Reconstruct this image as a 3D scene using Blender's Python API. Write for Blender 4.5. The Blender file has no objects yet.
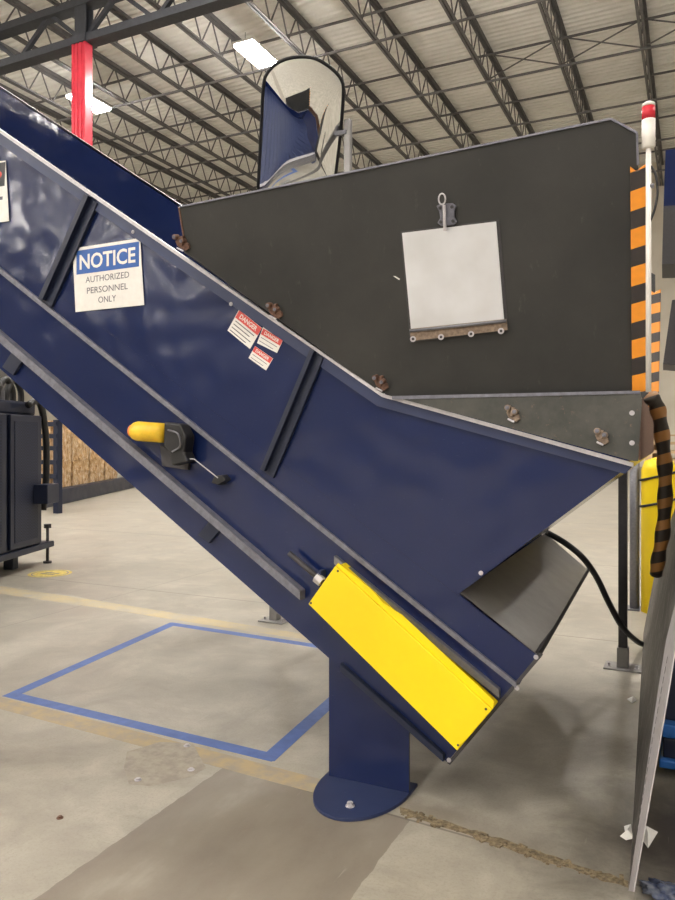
import bpy, bmesh, math, random
from mathutils import Vector, Matrix
random.seed(7)
S = bpy.context.scene
COL = S.collection
PI = math.pi

# ------------------------------------------------------------------ camera
FPX = 745.0; HOR = 440.0; CZ = 1.5
YAW = math.atan(356.5 / FPX); SN, CS = math.sin(YAW), math.cos(YAW)
cd = bpy.data.cameras.new('camera'); cam = bpy.data.objects.new('camera', cd); COL.objects.link(cam)
cd.sensor_fit = 'VERTICAL'; cd.sensor_height = 36; cd.lens = 36 * FPX / 900
cd.shift_y = -(450 - HOR) / 900
cd.clip_start = 0.05; cd.clip_end = 300
cam.location = (0, 0, CZ); cam.rotation_euler = (PI / 2, 0, YAW)
S.camera = cam
CAM = Vector((0, 0, CZ))

def ray(px, py):
    r = (px - 337.5) / FPX; u = (HOR - py) / FPX
    return Vector((r * CS - SN, r * SN + CS, u))
def onp(px, py, p0, n):
    d = ray(px, py); p0 = Vector(p0); n = Vector(n)
    return CAM + d * ((p0 - CAM).dot(n) / d.dot(n))
def PY(px, py, Y): return onp(px, py, (0, Y, 0), (0, 1, 0))
def PF(px, py, z=0.0): return onp(px, py, (0, 0, z), (0, 0, 1))
def PT(px, py, t): return CAM + ray(px, py) * t

# ------------------------------------------------------------------ mesh helpers
ORG = {}
def obj(name, bm, mat, parent=None, smooth=False, bevel=0.0, seg=2):
    org = Vector(ORG.get(parent.name, (0, 0, 0))) if parent else Vector((0, 0, 0))
    bmesh.ops.translate(bm, vec=-org, verts=bm.verts)
    me = bpy.data.meshes.new(name)
    bmesh.ops.recalc_face_normals(bm, faces=bm.faces)
    bm.to_mesh(me); bm.free()
    if mat: me.materials.append(mat)
    if smooth:
        for p in me.polygons: p.use_smooth = True
    o = bpy.data.objects.new(name, me); COL.objects.link(o)
    if parent: o.parent = parent
    ORG[o.name] = org
    if bevel:
        m = o.modifiers.new('bevel', 'BEVEL'); m.width = bevel; m.segments = seg; m.limit_method = 'ANGLE'
        m.angle_limit = math.radians(40)
    return o
def tag(o, label=None, cat=None, group=None, kind=None):
    if label: o['label'] = label
    if cat: o['category'] = cat
    if group: o['group'] = group
    if kind: o['kind'] = kind
    return o
def thing(name, label, cat, loc=(0, 0, 0), group=None):
    o = bpy.data.objects.new(name, None); COL.objects.link(o); o.empty_display_size = .1
    o.location = loc; ORG[o.name] = Vector(loc)
    return tag(o, label, cat, group)
def struct(name, bm, mat):
    o = obj(name, bm, mat); o['kind'] = 'structure'; return o
def B(): return bmesh.new()
def box(bm, x0, x1, y0, y1, z0, z1, M=None):
    vs = [Vector((x, y, z)) for x in (x0, x1) for y in (y0, y1) for z in (z0, z1)]
    if M: vs = [M @ v for v in vs]
    v = [bm.verts.new(c) for c in vs]
    for f in ((0, 1, 3, 2), (4, 6, 7, 5), (0, 4, 5, 1), (2, 3, 7, 6), (0, 2, 6, 4), (1, 5, 7, 3)):
        bm.faces.new([v[i] for i in f])
    return bm
def prism(bm, pts, off):
    off = Vector(off); a = [bm.verts.new(Vector(p)) for p in pts]; b = [bm.verts.new(Vector(p) + off) for p in pts]
    bm.faces.new(a); bm.faces.new(b[::-1]); n = len(a)
    for i in range(n): bm.faces.new((a[i], a[(i + 1) % n], b[(i + 1) % n], b[i]))
    return bm
def yz(pts, Y0, Y1):   # pixel outline on the plane Y0, thickness to Y1
    return prism(B(), [PY(x, y, Y0) for x, y in pts], (0, Y1 - Y0, 0))
def bar(bm, a, b, w, h, up=(0, 0, 1)):  # rectangular bar between two points
    a, b = Vector(a), Vector(b); d = (b - a).normalized(); up = Vector(up)
    s = d.cross(up)
    if s.length < 1e-4: s = d.cross(Vector((1, 0, 0)))
    s.normalize(); u = s.cross(d).normalized()
    q = [a + s * (i * w / 2) + u * (j * h / 2) for i, j in ((-1, -1), (1, -1), (1, 1), (-1, 1))]
    return prism(bm, q, b - a)
def tube(bm, pts, r, n=12, cap=True):
    pts = [Vector(p) for p in pts]; rings = []; prev = None
    for i, p in enumerate(pts):
        d = (pts[min(i + 1, len(pts) - 1)] - pts[max(i - 1, 0)]).normalized()
        if prev is None:
            s = d.cross(Vector((0, 0, 1)))
            if s.length < .05: s = d.cross(Vector((1, 0, 0)))
        else: s = prev - d * prev.dot(d)
        s.normalize(); prev = s; u = d.cross(s)
        rr = r[i] if isinstance(r, (list, tuple)) else r
        rings.append([bm.verts.new(p + s * math.cos(k * 2 * PI / n) * rr + u * math.sin(k * 2 * PI / n) * rr) for k in range(n)])
    for a, b in zip(rings, rings[1:]):
        for k in range(n): bm.faces.new((a[k], a[(k + 1) % n], b[(k + 1) % n], b[k]))
    if cap: bm.faces.new(rings[0][::-1]); bm.faces.new(rings[-1])
    return bm
def spline(pts, n=8):
    pts = [Vector(p) for p in pts]; out = []
    P = [pts[0] * 2 - pts[1]] + pts + [pts[-1] * 2 - pts[-2]]
    for i in range(1, len(P) - 2):
        for k in range(n):
            t = k / n; a, b, c, d = P[i - 1:i + 3]
            out.append(.5 * ((2 * b) + (c - a) * t + (2 * a - 5 * b + 4 * c - d) * t * t + (3 * b - a - 3 * c + d) * t ** 3))
    out.append(pts[-1]); return out
def bolt(bm, c, axis, r=.008, h=.006):
    c = Vector(c); ax = Vector(axis).normalized()
    tube(bm, [c, c + ax * .0025], r * 1.5, 16); tube(bm, [c + ax * .0025, c + ax * h], r, 6)
    return bm
def text_bm(txt, size, M, depth=.0004, shear=0, bold=0.0):
    cu = bpy.data.curves.new('t', 'FONT'); cu.body = txt; cu.size = size; cu.align_x = 'CENTER'; cu.align_y = 'CENTER'
    cu.extrude = depth; cu.offset = bold; cu.resolution_u = 3
    o = bpy.data.objects.new('t', cu); COL.objects.link(o)
    dg = bpy.context.evaluated_depsgraph_get(); me = bpy.data.meshes.new_from_object(o.evaluated_get(dg))
    bm = B(); bm.from_mesh(me); bmesh.ops.transform(bm, matrix=M, verts=bm.verts)
    bpy.data.objects.remove(o); bpy.data.curves.remove(cu); bpy.data.meshes.remove(me)
    return bm

# ------------------------------------------------------------------ materials
def srgb(r, g, b):
    f = lambda c: (c / 255 / 12.92) if c / 255 <= .04045 else ((c / 255 + .055) / 1.055) ** 2.4
    return (f(r), f(g), f(b), 1)
class NT:
    def __init__(s, name):
        s.m = bpy.data.materials.new(name); s.m.use_nodes = True; s.n = s.m.node_tree
        s.b = s.n.nodes['Principled BSDF']
    def node(s, t, **k):
        n = s.n.nodes.new(t)
        for a, v in k.items():
            if a.startswith('i_'): n.inputs[a[2:].replace('_', ' ')].default_value = v
            else: setattr(n, a, v)
        return n
    def link(s, a, b): s.n.links.new(a, b)
    def coord(s, scale=(1, 1, 1), kind='Object', rot=(0, 0, 0)):
        c = s.node('ShaderNodeTexCoord'); mp = s.node('ShaderNodeMapping'); mp.inputs['Scale'].default_value = scale
        mp.inputs['Rotation'].default_value = rot
        s.link(c.outputs[kind], mp.inputs['Vector']); return mp.outputs['Vector']
    def noise(s, vec, scale, detail=4, rough=.5, dist=0):
        n = s.node('ShaderNodeTexNoise'); n.inputs['Scale'].default_value = scale; n.inputs['Detail'].default_value = detail
        n.inputs['Roughness'].default_value = rough; n.inputs['Distortion'].default_value = dist
        s.link(vec, n.inputs['Vector']); return n.outputs['Fac']
    def ramp(s, fac, stops):
        r = s.node('ShaderNodeValToRGB'); e = r.color_ramp.elements
        while len(e) < len(stops): e.new(.5)
        for el, (p, c) in zip(e, stops):
            el.position = p; el.color = c if isinstance(c, tuple) else (c, c, c, 1)
        s.link(fac, r.inputs['Fac']); return r.outputs['Color']
    def mix(s, f, a, b, mode='MIX'):
        m = s.node('ShaderNodeMix', data_type='RGBA', blend_type=mode)
        for v, i in ((f, 0), (a, 6), (b, 7)):
            if hasattr(v, 'is_output'): s.link(v, m.inputs[i])
            else: m.inputs[i].default_value = v
        return m.outputs[2]
    def math(s, op, a, b=None, clamp=False):
        m = s.node('ShaderNodeMath', operation=op); m.use_clamp = clamp
        for v, i in ((a, 0), (b, 1)):
            if v is None: continue
            if hasattr(v, 'is_output'): s.link(v, m.inputs[i])
            else: m.inputs[i].default_value = v
        return m.outputs[0]
    def bump(s, h, strength=.2, dist=.01, normal=None):
        b = s.node('ShaderNodeBump'); b.inputs['Strength'].default_value = strength; b.inputs['Distance'].default_value = dist
        s.link(h, b.inputs['Height'])
        if normal: s.link(normal, b.inputs['Normal'])
        s.link(b.outputs['Normal'], s.b.inputs['Normal']); return b.outputs['Normal']
    def set(s, col=None, rough=None, metal=None, spec=None, coat=None):
        for v, k in ((col, 'Base Color'), (rough, 'Roughness'), (metal, 'Metallic'), (spec, 'Specular IOR Level'), (coat, 'Coat Weight')):
            if v is None: continue
            if hasattr(v, 'is_output'): s.link(v, s.b.inputs[k])
            else: s.b.inputs[k].default_value = v
        return s

def simple(name, col, rough=.5, metal=0, var=.12, scale=30, bump=0, spec=.5):
    t = NT(name); v = t.coord(); n = t.noise(v, scale, 5, .6)
    d = tuple(c * (1 - var) for c in col[:3]) + (1,); l = tuple(min(1, c * (1 + var)) for c in col[:3]) + (1,)
    t.set(t.ramp(n, [(.3, d), (.7, l)]), rough, metal, spec)
    if bump: t.bump(n, bump, .005)
    return t.m

def painted(name, col, rough=.3, wave=.35, scuff=srgb(120, 130, 160), wdist=.02, wscale=5.0, amount=.5, ior=1.5):
    t = NT(name); v = t.coord()
    c1 = tuple(c * .93 for c in col[:3]) + (1,); c2 = tuple(c * 1.08 for c in col[:3]) + (1,)
    base = t.ramp(t.noise(v, 1.7, 2, .5), [(.3, c1), (.7, c2)])
    vs = t.coord((1, 1, 5), rot=(0, .6, 0)); sc = t.noise(vs, 38, 6, .65, .4)
    m = t.ramp(sc, [(.66, 0.0), (.74, 1.0)])
    sp = t.noise(v, 160, 3, .5); m2 = t.ramp(sp, [(.74, 0.0), (.78, 1.0)])
    cc = t.mix(t.math('MULTIPLY', m, .35 * amount), base, scuff)
    cc = t.mix(t.math('MULTIPLY', m2, .5 * amount), cc, scuff)
    t.set(cc, t.ramp(t.noise(v, 4, 2, .5), [(.3, rough * .9), (.7, rough * 1.15)]), 0, .5)
    t.b.inputs['IOR'].default_value = ior
    w = t.noise(v, wscale, 0.25, .4)
    t.bump(w, wave, wdist)
    return t.m

M = {}
M['navy'] = painted('navy_paint', srgb(19, 32, 72), .15, .42, wdist=.02, wscale=7.5, ior=1.52)
M['navy_edge'] = painted('navy_edge_paint', srgb(40, 50, 84), .4, .2)
M['dark_navy'] = painted('dark_navy_paint', srgb(22, 30, 52), .4, .2, amount=.3)
M['steel_dark'] = simple('dark_steel', srgb(66, 64, 66), .55, .3)
M['steel_grey'] = simple('grey_steel', srgb(118, 118, 124), .45, .5, .15, 60)
M['edge_light'] = simple('worn_bright_edge', srgb(190, 186, 190), .45, .2, .15, 40)
M['edge_mid'] = simple('worn_grey_edge', srgb(112, 112, 122), .5, .2, .25, 40)
M['galv'] = simple('galvanised_steel', srgb(140, 138, 136), .42, .55, .1, 9)
M['yellow'] = painted('yellow_paint', srgb(246, 214, 8), .45, .1, scuff=srgb(150, 130, 30), amount=.25)
M['yellow_switch'] = simple('yellow_switch_paint', srgb(240, 196, 50), .4)
M['orange'] = simple('orange_rubber', srgb(235, 130, 60), .5)
M['black'] = simple('black_rubber', srgb(24, 23, 24), .5)
M['joist'] = simple('joist_primer', srgb(104, 102, 102), .6, .0, .15, 8)
M['girder'] = simple('girder_primer', srgb(62, 64, 70), .6, .0, .15, 8)
M['red'] = simple('red_paint', srgb(205, 60, 76), .25, 0, .15, 3)
M['rust'] = simple('rusty_bracket', srgb(112, 84, 70), .75, .2, .4, 90)
M['rust_pale'] = simple('pale_rusty_steel', srgb(140, 122, 106), .6, .2, .4, 60)
M['white'] = simple('white_enamel', srgb(226, 222, 216), .45, 0, .05)
M['sign_blue'] = simple('sign_blue', srgb(30, 84, 160), .35, 0, .03)
M['sign_text'] = simple('sign_text_grey', srgb(92, 90, 98), .5, 0, .1, 200)
M['sign_red'] = simple('sticker_red', srgb(206, 72, 66), .45, 0, .08)
M['sign_black'] = simple('sign_black', srgb(25, 25, 28), .4, 0, .05)
M['beacon_red'] = simple('beacon_red', srgb(200, 30, 50), .25, 0, .03)
M['paper'] = simple('paper', srgb(235, 232, 226), .8, 0, .05)
M['tape_blue'] = simple('blue_tape', srgb(84, 108, 166), .6, 0, .15, 14)
M['tape_tan'] = None
M['blue_plastic'] = simple('blue_plastic', srgb(40, 98, 170), .3, 0, .1)
M['rubber_grey'] = simple('belt_rubber', srgb(44, 44, 46), .7)
M['wood'] = simple('pallet_wood', srgb(205, 176, 138), .8, 0, .2, 12)

# hopper: dull black steel, scuffed
t = NT('dull_black_steel'); v = t.coord()
base = t.ramp(t.noise(v, 2.5, 5, .6), [(.3, srgb(40, 40, 39)), (.72, srgb(56, 55, 53))])
f = t.ramp(t.noise(t.coord((1, 1, .35)), 30, 6, .7), [(.62, 0.0), (.8, 1.0)])
t.set(t.mix(t.math('MULTIPLY', f, .25), base, srgb(120, 114, 106)), .62, .0, .35)
t.bump(t.noise(v, 9, 3, .5), .12, .01); M['hopper'] = t.m
t = NT('worn_grey_skirt_steel'); v = t.coord()
base = t.ramp(t.noise(v, 6, 6, .65), [(.3, srgb(52, 55, 52)), (.7, srgb(86, 84, 79))])
f = t.ramp(t.noise(v, 60, 5, .7), [(.62, 0.0), (.72, 1.0)])
t.set(t.mix(t.math('MULTIPLY', f, .5), base, srgb(140, 110, 92)), .5, .2); M['skirt'] = t.m
# inspection door
t = NT('bare_door_metal'); v = t.coord()
c_ = t.ramp(t.noise(v, 5, 3, .5), [(.3, srgb(206, 207, 210)), (.7, srgb(224, 226, 232))])
f = t.ramp(t.noise(v, 45, 5, .7), [(.68, 0.0), (.78, 1.0)])
t.set(t.mix(t.math('MULTIPLY', f, .25), c_, srgb(165, 160, 156)), .3, .45)
t.bump(t.noise(v, 6, 2, .5), .1, .01); M['door'] = t.m
t = NT('convex_mirror'); t.set(srgb(232, 234, 236), .03, 1.0); M['mirror'] = t.m
# hazard stripes
def hazard(name, period, slant, c1, c2, phase=0.0, axis=2, duty=.5):
    t = NT(name); c = t.node('ShaderNodeTexCoord'); s = t.node('ShaderNodeSeparateXYZ'); t.link(c.outputs['Object'], s.inputs[0])
    h = t.math('ADD', s.outputs[2], t.math('MULTIPLY', s.outputs[0], slant))
    fr = t.math('FRACT', t.math('ADD', t.math('MULTIPLY', h, 1 / period), phase))
    g = t.math('GREATER_THAN', fr, 1 - duty)
    n = t.noise(t.coord(), 50, 3)
    t.set(t.mix(t.math('MULTIPLY', n, .25), t.mix(g, c2, c1), srgb(90, 70, 50)), .45); return t.m
# concrete floor
def floor_mat():
    t = NT('concrete_floor'); v = t.coord()
    big = t.noise(v, .55, 5, .6); med = t.noise(v, 2.6, 6, .65, .4); fine = t.noise(v, 90, 4, .7)
    c = t.ramp(med, [(.3, srgb(146, 140, 128)), (.5, srgb(166, 160, 147)), (.7, srgb(186, 180, 166))])
    c = t.mix(t.math('MULTIPLY', t.ramp(big, [(.35, 0.0), (.7, 1.0)]), .35), c, srgb(150, 142, 130))
    stn = t.noise(v, 1.4, 8, .75, 1.2)
    c = t.mix(t.math('MULTIPLY', t.ramp(stn, [(.5, 0.0), (.66, 1.0)]), .32), c, srgb(128, 121, 110))
    c = t.mix(t.math('MULTIPLY', t.ramp(fine, [(.35, 1.0), (.5, 0.0)]), .2), c, srgb(110, 102, 92))
    sep = t.node('ShaderNodeSeparateXYZ'); cc = t.node('ShaderNodeTexCoord'); t.link(cc.outputs['Object'], sep.inputs[0])
    X, Y = sep.outputs[0], sep.outputs[1]
    # seam line Y = a + b X
    p, q = PF(0, 703), PF(620, 880); b = (q.y - p.y) / (q.x - p.x); a = p.y - b * p.x
    d = t.math('SUBTRACT', Y, t.math('ADD', t.math('MULTIPLY', X, b), a))
    front = t.math('LESS_THAN', d, 0.0)
    # darker band of an old coating in front of the seam
    xl = PF(215, 775).x; xr = PF(405, 830).x
    jig = t.math('MULTIPLY', t.noise(v, 14, 3), .02)
    Xj = t.math('ADD', X, jig)
    band = t.math('MULTIPLY', t.math('GREATER_THAN', Xj, xl), t.math('LESS_THAN', Xj, xr))
    band = t.math('MULTIPLY', band, front)
    st = t.noise(t.coord((2.2, 1, 1)), 2.2, 5, .6)
    dark = t.ramp(st, [(.3, srgb(118, 108, 98)), (.6, srgb(134, 125, 113)), (.8, srgb(156, 148, 135))])
    c = t.mix(t.math('MULTIPLY', band, .85), c, dark)
    # cart shade painted dark beside the guard; traffic stain behind the machine foot
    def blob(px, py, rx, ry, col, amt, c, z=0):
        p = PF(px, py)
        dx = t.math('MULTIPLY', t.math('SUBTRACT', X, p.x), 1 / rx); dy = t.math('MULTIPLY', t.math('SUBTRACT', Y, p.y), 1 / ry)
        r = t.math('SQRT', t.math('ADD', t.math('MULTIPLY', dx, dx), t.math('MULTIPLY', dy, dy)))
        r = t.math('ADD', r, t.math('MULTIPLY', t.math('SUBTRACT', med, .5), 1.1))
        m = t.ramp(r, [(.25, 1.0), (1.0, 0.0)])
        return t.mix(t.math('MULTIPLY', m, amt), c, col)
    c = blob(715, 870, .6, 1.1, srgb(60, 54, 50), .95, c)  # shade under the blue cart, put into the floor colour
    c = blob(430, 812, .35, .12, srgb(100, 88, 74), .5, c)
    c = blob(155, 772, .26, .16, srgb(128, 116, 104), .55, c)
    # control joints
    for (o_, cs, w, amt) in ((Y, 5.9, .008, .55), (Y, 9.4, .012, .5), (Y, -1.2, .008, .5), (X, -5.0, .006, .35), (X, 1.6, .008, .5), (Y, 14.0, .012, .5)):
        ln = t.math('LESS_THAN', t.math('ABSOLUTE', t.math('SUBTRACT', o_, cs)), w)
        c = t.mix(t.math('MULTIPLY', ln, amt), c, srgb(84, 76, 68))
    ln = t.math('LESS_THAN', t.math('ABSOLUTE', d), .006)
    c = t.mix(t.math('MULTIPLY', ln, .6), c, srgb(84, 76, 66))
    # scrape streaks
    sk = t.ramp(t.noise(t.coord((5, .5, 1), rot=(0, 0, .5)), 6, 6, .7), [(.66, 0.0), (.74, 1.0)])
    c = t.mix(t.math('MULTIPLY', sk, .25), c, srgb(205, 198, 184))
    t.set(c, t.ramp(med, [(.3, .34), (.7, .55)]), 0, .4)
    t.bump(fine, .08, .003); return t.m
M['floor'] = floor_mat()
# corrugated deck
t = NT('roof_deck'); v = t.coord(); t.set(t.ramp(t.noise(v, 1.2, 4), [(.3, srgb(238, 236, 230)), (.7, srgb(246, 244, 239))]), .6); M['deck'] = t.m
t = NT('painted_wall'); v = t.coord(); t.set(t.ramp(t.noise(v, .8, 4), [(.3, srgb(214, 204, 186)), (.7, srgb(226, 218, 202))]), .7); M['wall'] = t.m
t = NT('grey_block_wall'); v = t.coord(); t.set(t.ramp(t.noise(v, .5, 5), [(.3, srgb(136, 135, 133)), (.7, srgb(164, 162, 158))]), .8); M['wall_dark'] = t.m
# bale
t = NT('cardboard_bale'); v = t.coord((1, 1, .4)); n = t.noise(v, 13, 8, .8, .8)
t.set(t.ramp(n, [(.3, srgb(90, 60, 36)), (.42, srgb(190, 146, 98)), (.52, srgb(222, 184, 134)), (.63, srgb(250, 240, 220))]), .85)
t.bump(n, .9, .06); M['bale'] = t.m
# worn tan tape on the seam
def worn(name, c1, c2, thr, sc=12):
    t = NT(name); v = t.coord(); n = t.noise(v, sc, 6, .7)
    t.set(t.ramp(n, [(thr - .1, c1), (thr + .1, c2)]), .75); t.bump(n, .4, .004); return t.m
M['tape_tan'] = worn('worn_tan_tape', srgb(160, 150, 133), srgb(180, 160, 124), .5, 9)
M['tape_yellow'] = worn('worn_yellow_tape', srgb(172, 164, 148), srgb(188, 172, 136), .5, 3)
M['rubble'] = worn('joint_rubble', srgb(100, 88, 70), srgb(150, 134, 106), .5, 45)
M['ghost'] = worn('old_anchor_patch', srgb(150, 142, 130), srgb(168, 160, 146), .5, 16)
M['disc_yellow'] = worn('yellow_floor_sticker', srgb(200, 176, 90), srgb(226, 206, 120), .5, 20)
def emis(name, col, st):
    t = NT(name); t.set(srgb(240, 240, 240), .5); t.b.inputs['Emission Color'].default_value = col; t.b.inputs['Emission Strength'].default_value = st; return t.m
M['lamp'] = emis('lamp_diffuser', (1.0, .955, .905, 1), 205)

# ------------------------------------------------------------------ building shell
K = 1.95
XL, XR, YB, YF = -52.0, 22.0, -46.0, 23.0 * K
UZ = lambda z: 1.5 + (z - 1.5) * K
ZD = UZ(9.37)
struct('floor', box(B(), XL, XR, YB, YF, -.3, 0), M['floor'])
# corrugated ceiling: ribs run along X
bm = B(); prof = []; y = YB; pit = .3
while y < YF:
    prof += [(y, ZD), (y + .08, ZD), (y + .11, ZD + .07), (y + .24, ZD + .07), (y + .27, ZD)]; y += pit
prof.append((YF, ZD))
lo = [(bm.verts.new((XL, a, z)), bm.verts.new((XR, a, z))) for a, z in prof]
for a, b in zip(lo, lo[1:]): bm.faces.new((a[0], a[1], b[1], b[0]))
up = [bm.verts.new(c) for c in ((XL, YB, ZD + .2), (XR, YB, ZD + .2), (XR, YF, ZD + .2), (XL, YF, ZD + .2))]
bm.faces.new(up)
struct('ceiling', bm, M['deck'])
struct('wall_back', box(B(), XL, XR, YF, YF + .3, 0, ZD + .2), M['wall'])
struct('wall_left', box(B(), XL - .3, XL, YB, YF, 0, ZD + .2), M['wall_dark'])
struct('wall_right', box(B(), XR, XR + .3, YB, YF, 0, ZD + .2), M['wall_dark'])
struct('wall_front', box(B(), XL, XR, YB - .3, YB, 0, ZD + .2), M['wall_dark'])

# ------------------------------------------------------------------ roof steel
ZB = UZ(8.70); ZT = UZ(9.29)
def joist(x, y0, y1):
    j = thing('roof_joist', 'grey open web steel joist in the row running under the pale roof deck', 'joist', (x, y0, ZB), 'open web joists under the roof deck')
    for nm, z in (('bottom_chord', ZB), ('top_chord', ZT)):
        bm = B()
        for s in (-1, 1):
            a, b = sorted((x + s * .02, x + s * .11))
            box(bm, a, b, y0, y1, z - .007, z + .007)
            a, b = sorted((x + s * .02, x + s * .034))
            box(bm, a, b, y0, y1, (z if nm == 'bottom_chord' else z - .1), (z + .1 if nm == 'bottom_chord' else z))
        if nm == 'top_chord': box(bm, x - .1, x + .1, y0, y1, z + .01, ZD - .005)
        obj(nm, bm, M['joist'], j)
    bm = B(); y = y0; p = 1.22
    while y + p <= y1 + .01:
        bar(bm, (x, y, ZT), (x, y + p / 2, ZB + .03), .04, .04)
        bar(bm, (x, y + p / 2, ZB + .03), (x, y + p, ZT), .04, .04)
        y += p
    obj('web', bm, M['joist'], j)
    return j
dX = 1.446 * K; XJ0 = -.827 * K
j0 = None
for k in range(-4, 18):
    x = XJ0 - dX * k
    if j0 is None: j0 = joist(x, 4.0, YF - .02)
    else:
        c = j0.copy(); COL.objects.link(c); c.location = (x, 4.0, ZB)
        for ch in j0.children:
            d = ch.copy(); COL.objects.link(d); d.parent = c
b0 = None
for Yb in (7.8, 10.1, 12.4, 14.75, 17.05, 19.4, 21.6):
    if b0 is None:
        bm = B(); x0 = XJ0 - dX * 17; x1 = XJ0 + dX * 4
        box(bm, x0, x1, -.035, .035, ZB - .09, ZB - .02); box(bm, x0, x1, -.035, .035, ZT - .2, ZT - .13)
        b0 = obj('bridging_rail', bm, M['joist']); o = b0
        tag(b0, 'thin dark bridging rail crossing underneath the row of roof joists', 'bridging', 'bridging rails between the joists')
    else: o = b0.copy(); COL.objects.link(o)
    o.location = (0, Yb * K, 0); ORG[o.name] = Vector(o.location)
    if Yb == 14.75: brail = o; o['label'] = 'bridging rail with crossed braces between the roof joists over the black hopper'
for k in range(-4, 2):
    xa, xb = XJ0 - dX * k, XJ0 - dX * (k + 1); bm = B(); Yb = 14.75 * K
    bar(bm, (xa, Yb + .03, ZB), (xb, Yb + .03, ZT - .12), .04, .04); bar(bm, (xa, Yb - .03, ZT - .12), (xb, Yb - .03, ZB), .04, .04)
    obj('cross_brace', bm, M['joist'], brail)
# girder truss + column
GY = 9.25 * K; GZ = UZ(8.0); GT = UZ(8.62)
g = thing('roof_girder', 'heavy dark steel truss girder resting on the red column at top left', 'girder', (0, GY, GZ))
GX0 = -50; XC = PY(84, 60, GY).x; GX1 = XC + 26
for nm, z in (('bottom_chord', GZ), ('top_chord', GT)):
    bm = B(); box(bm, GX0, GX1, GY - .22, GY - .19, z - .02, z + .2); box(bm, GX0, GX1, GY + .19, GY + .22, z - .02, z + .2)
    box(bm, GX0, GX1, GY - .22, GY + .22, z - .045, z - .02); obj(nm, bm, M['girder'], g)
for i in range(-10, 8):
    xm = XC + i * 2.9
    bm = B(); bar(bm, (xm, GY, GZ + .1), (xm + 1.45, GY, GT + .1), .13, .13); obj('web_member', bm, M['girder'], g)
    bm = B(); bar(bm, (xm + 1.45, GY, GT + .1), (xm + 2.9, GY, GZ + .1), .13, .13); obj('web_member', bm, M['girder'], g)
def h_beam(bm, x, y, z0, z1, w=.3, d=.3, tf=.03):
    box(bm, x - w / 2, x + w / 2, y - d / 2, y - d / 2 + tf, z0, z1); box(bm, x - w / 2, x + w / 2, y + d / 2 - tf, y + d / 2, z0, z1)
    box(bm, x - tf / 2, x + tf / 2, y - d / 2 + tf, y + d / 2 - tf, z0, z1)
c = thing('steel_column', 'tall red painted steel column behind the blue conveyor, grey above', 'column', (XC, GY, 0))
zr = PY(84, 39, GY).z
bm = B(); 
for k in range(4): box(bm, XC - .3 + k * .16, XC - .3 + k * .16 + .09, GY - .24, GY - .18, .03, zr)
box(bm, XC - .27, XC + .27, GY - .2, GY + .1, .03, zr); obj('red_shaft', bm, M['red'], c, bevel=.01)['label'] = 'red lower shaft'
bm = B(); h_beam(bm, XC, GY, zr, GZ - .05, .6, .56, .06); box(bm, XC - .28, XC + .28, GY - .2, GY + .2, zr, GZ - .05)
h_beam(bm, XC, GY, GZ + .21, ZD - .3, .45, .36, .05); obj('grey_head', bm, M['girder'], c)['label'] = 'dark grey column head'
obj('base_plate', box(B(), XC - .45, XC + .45, GY - .45, GY + .45, 0, .03), M['girder'], c)

# ------------------------------------------------------------------ lamps
LZ = UZ(8.45)
def lamp(x, y, label, group=None):
    l = thing('ceiling_light', label, 'ceiling light', (x, y, LZ), group)
    bm = B(); box(bm, x - .42, x + .42, y - .88, y + .88, LZ + .08, LZ + .17); obj('housing', bm, M['white'], l, bevel=.02)
    obj('diffuser', box(B(), x - .38, x + .38, y - .82, y + .82, LZ, LZ + .07), M['lamp'], l)
    bm = B()
    for s in (-1, 1): tube(bm, [(x, y + s * .7, LZ + .17), (x, y + s * .7, ZB)], .008, 6)
    obj('hanger', bm, M['steel_dark'], l); return l
pA = PF(256, 56, LZ); pB = PF(89, 104, LZ)
lA = lamp(pA.x, pA.y, 'glowing rectangular ceiling light hanging just left of the convex mirror')
def lamp_copy(x, y, label, group=None):
    c = lA.copy(); COL.objects.link(c); c.location = (x, y, LZ); c['label'] = label
    if group: c['group'] = group
    for ch in lA.children:
        d = ch.copy(); COL.objects.link(d); d.parent = c
lamp_copy(pB.x, pB.y, 'glowing ceiling light half hidden behind the red column')
for ix in range(-2, 3):
    for y in (22.5, 13.0, -6, -15.5, -25, -34.5, -43):
        if y > 20 and ix in (0, -1): continue
        lamp_copy(pA.x + ix * 12.4, y, 'glowing rectangular high bay light of the warehouse grid outside the picture', 'high bay lights out of the picture')

for ix in (0, 1): lamp_copy(pA.x + ix * 12.4, 5.2, 'glowing rectangular high bay light of the warehouse grid outside the picture', 'high bay lights out of the picture')
# ------------------------------------------------------------------ conveyor
Y0, Y1 = 2.85, 4.75
VX, VY = -1238., -727.
def inc(px, py, X):   # image point on the incline direction through (px,py) at column X
    return (X, VY + (py - VY) * (X - VX) / (px - VX))
conv = thing('belt_conveyor', 'navy blue inclined belt conveyor with yellow guard standing on a plate leg', 'conveyor', tuple(PY(370, 790, 2.96))[:2] + (0,))
LFT = -330
def strip(a, b, w0, Ya, Yb, horizontal=False):
    # strip of pixel height w0 hanging below the line a-b
    return yz([a, b, (b[0], b[1] + w0), (a[0], a[1] + w0)], Ya, Yb)
topL = inc(0, 130, LFT); kink = (383, 394); tip = (633, 463)
midL = inc(0, 268, LFT); midR = inc(0, 268, 519)
flL = inc(0, 334, LFT); flR = inc(0, 334, 340)
btL = inc(0, 371, LFT); bt = (447, 762)
side = [topL, kink, tip, (460, 593), (537, 655), midR, midL]
obj('side_panel', yz(side, Y0, Y0 + .006), M['navy'], conv)['label'] = 'glossy navy side sheet facing us'
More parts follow.
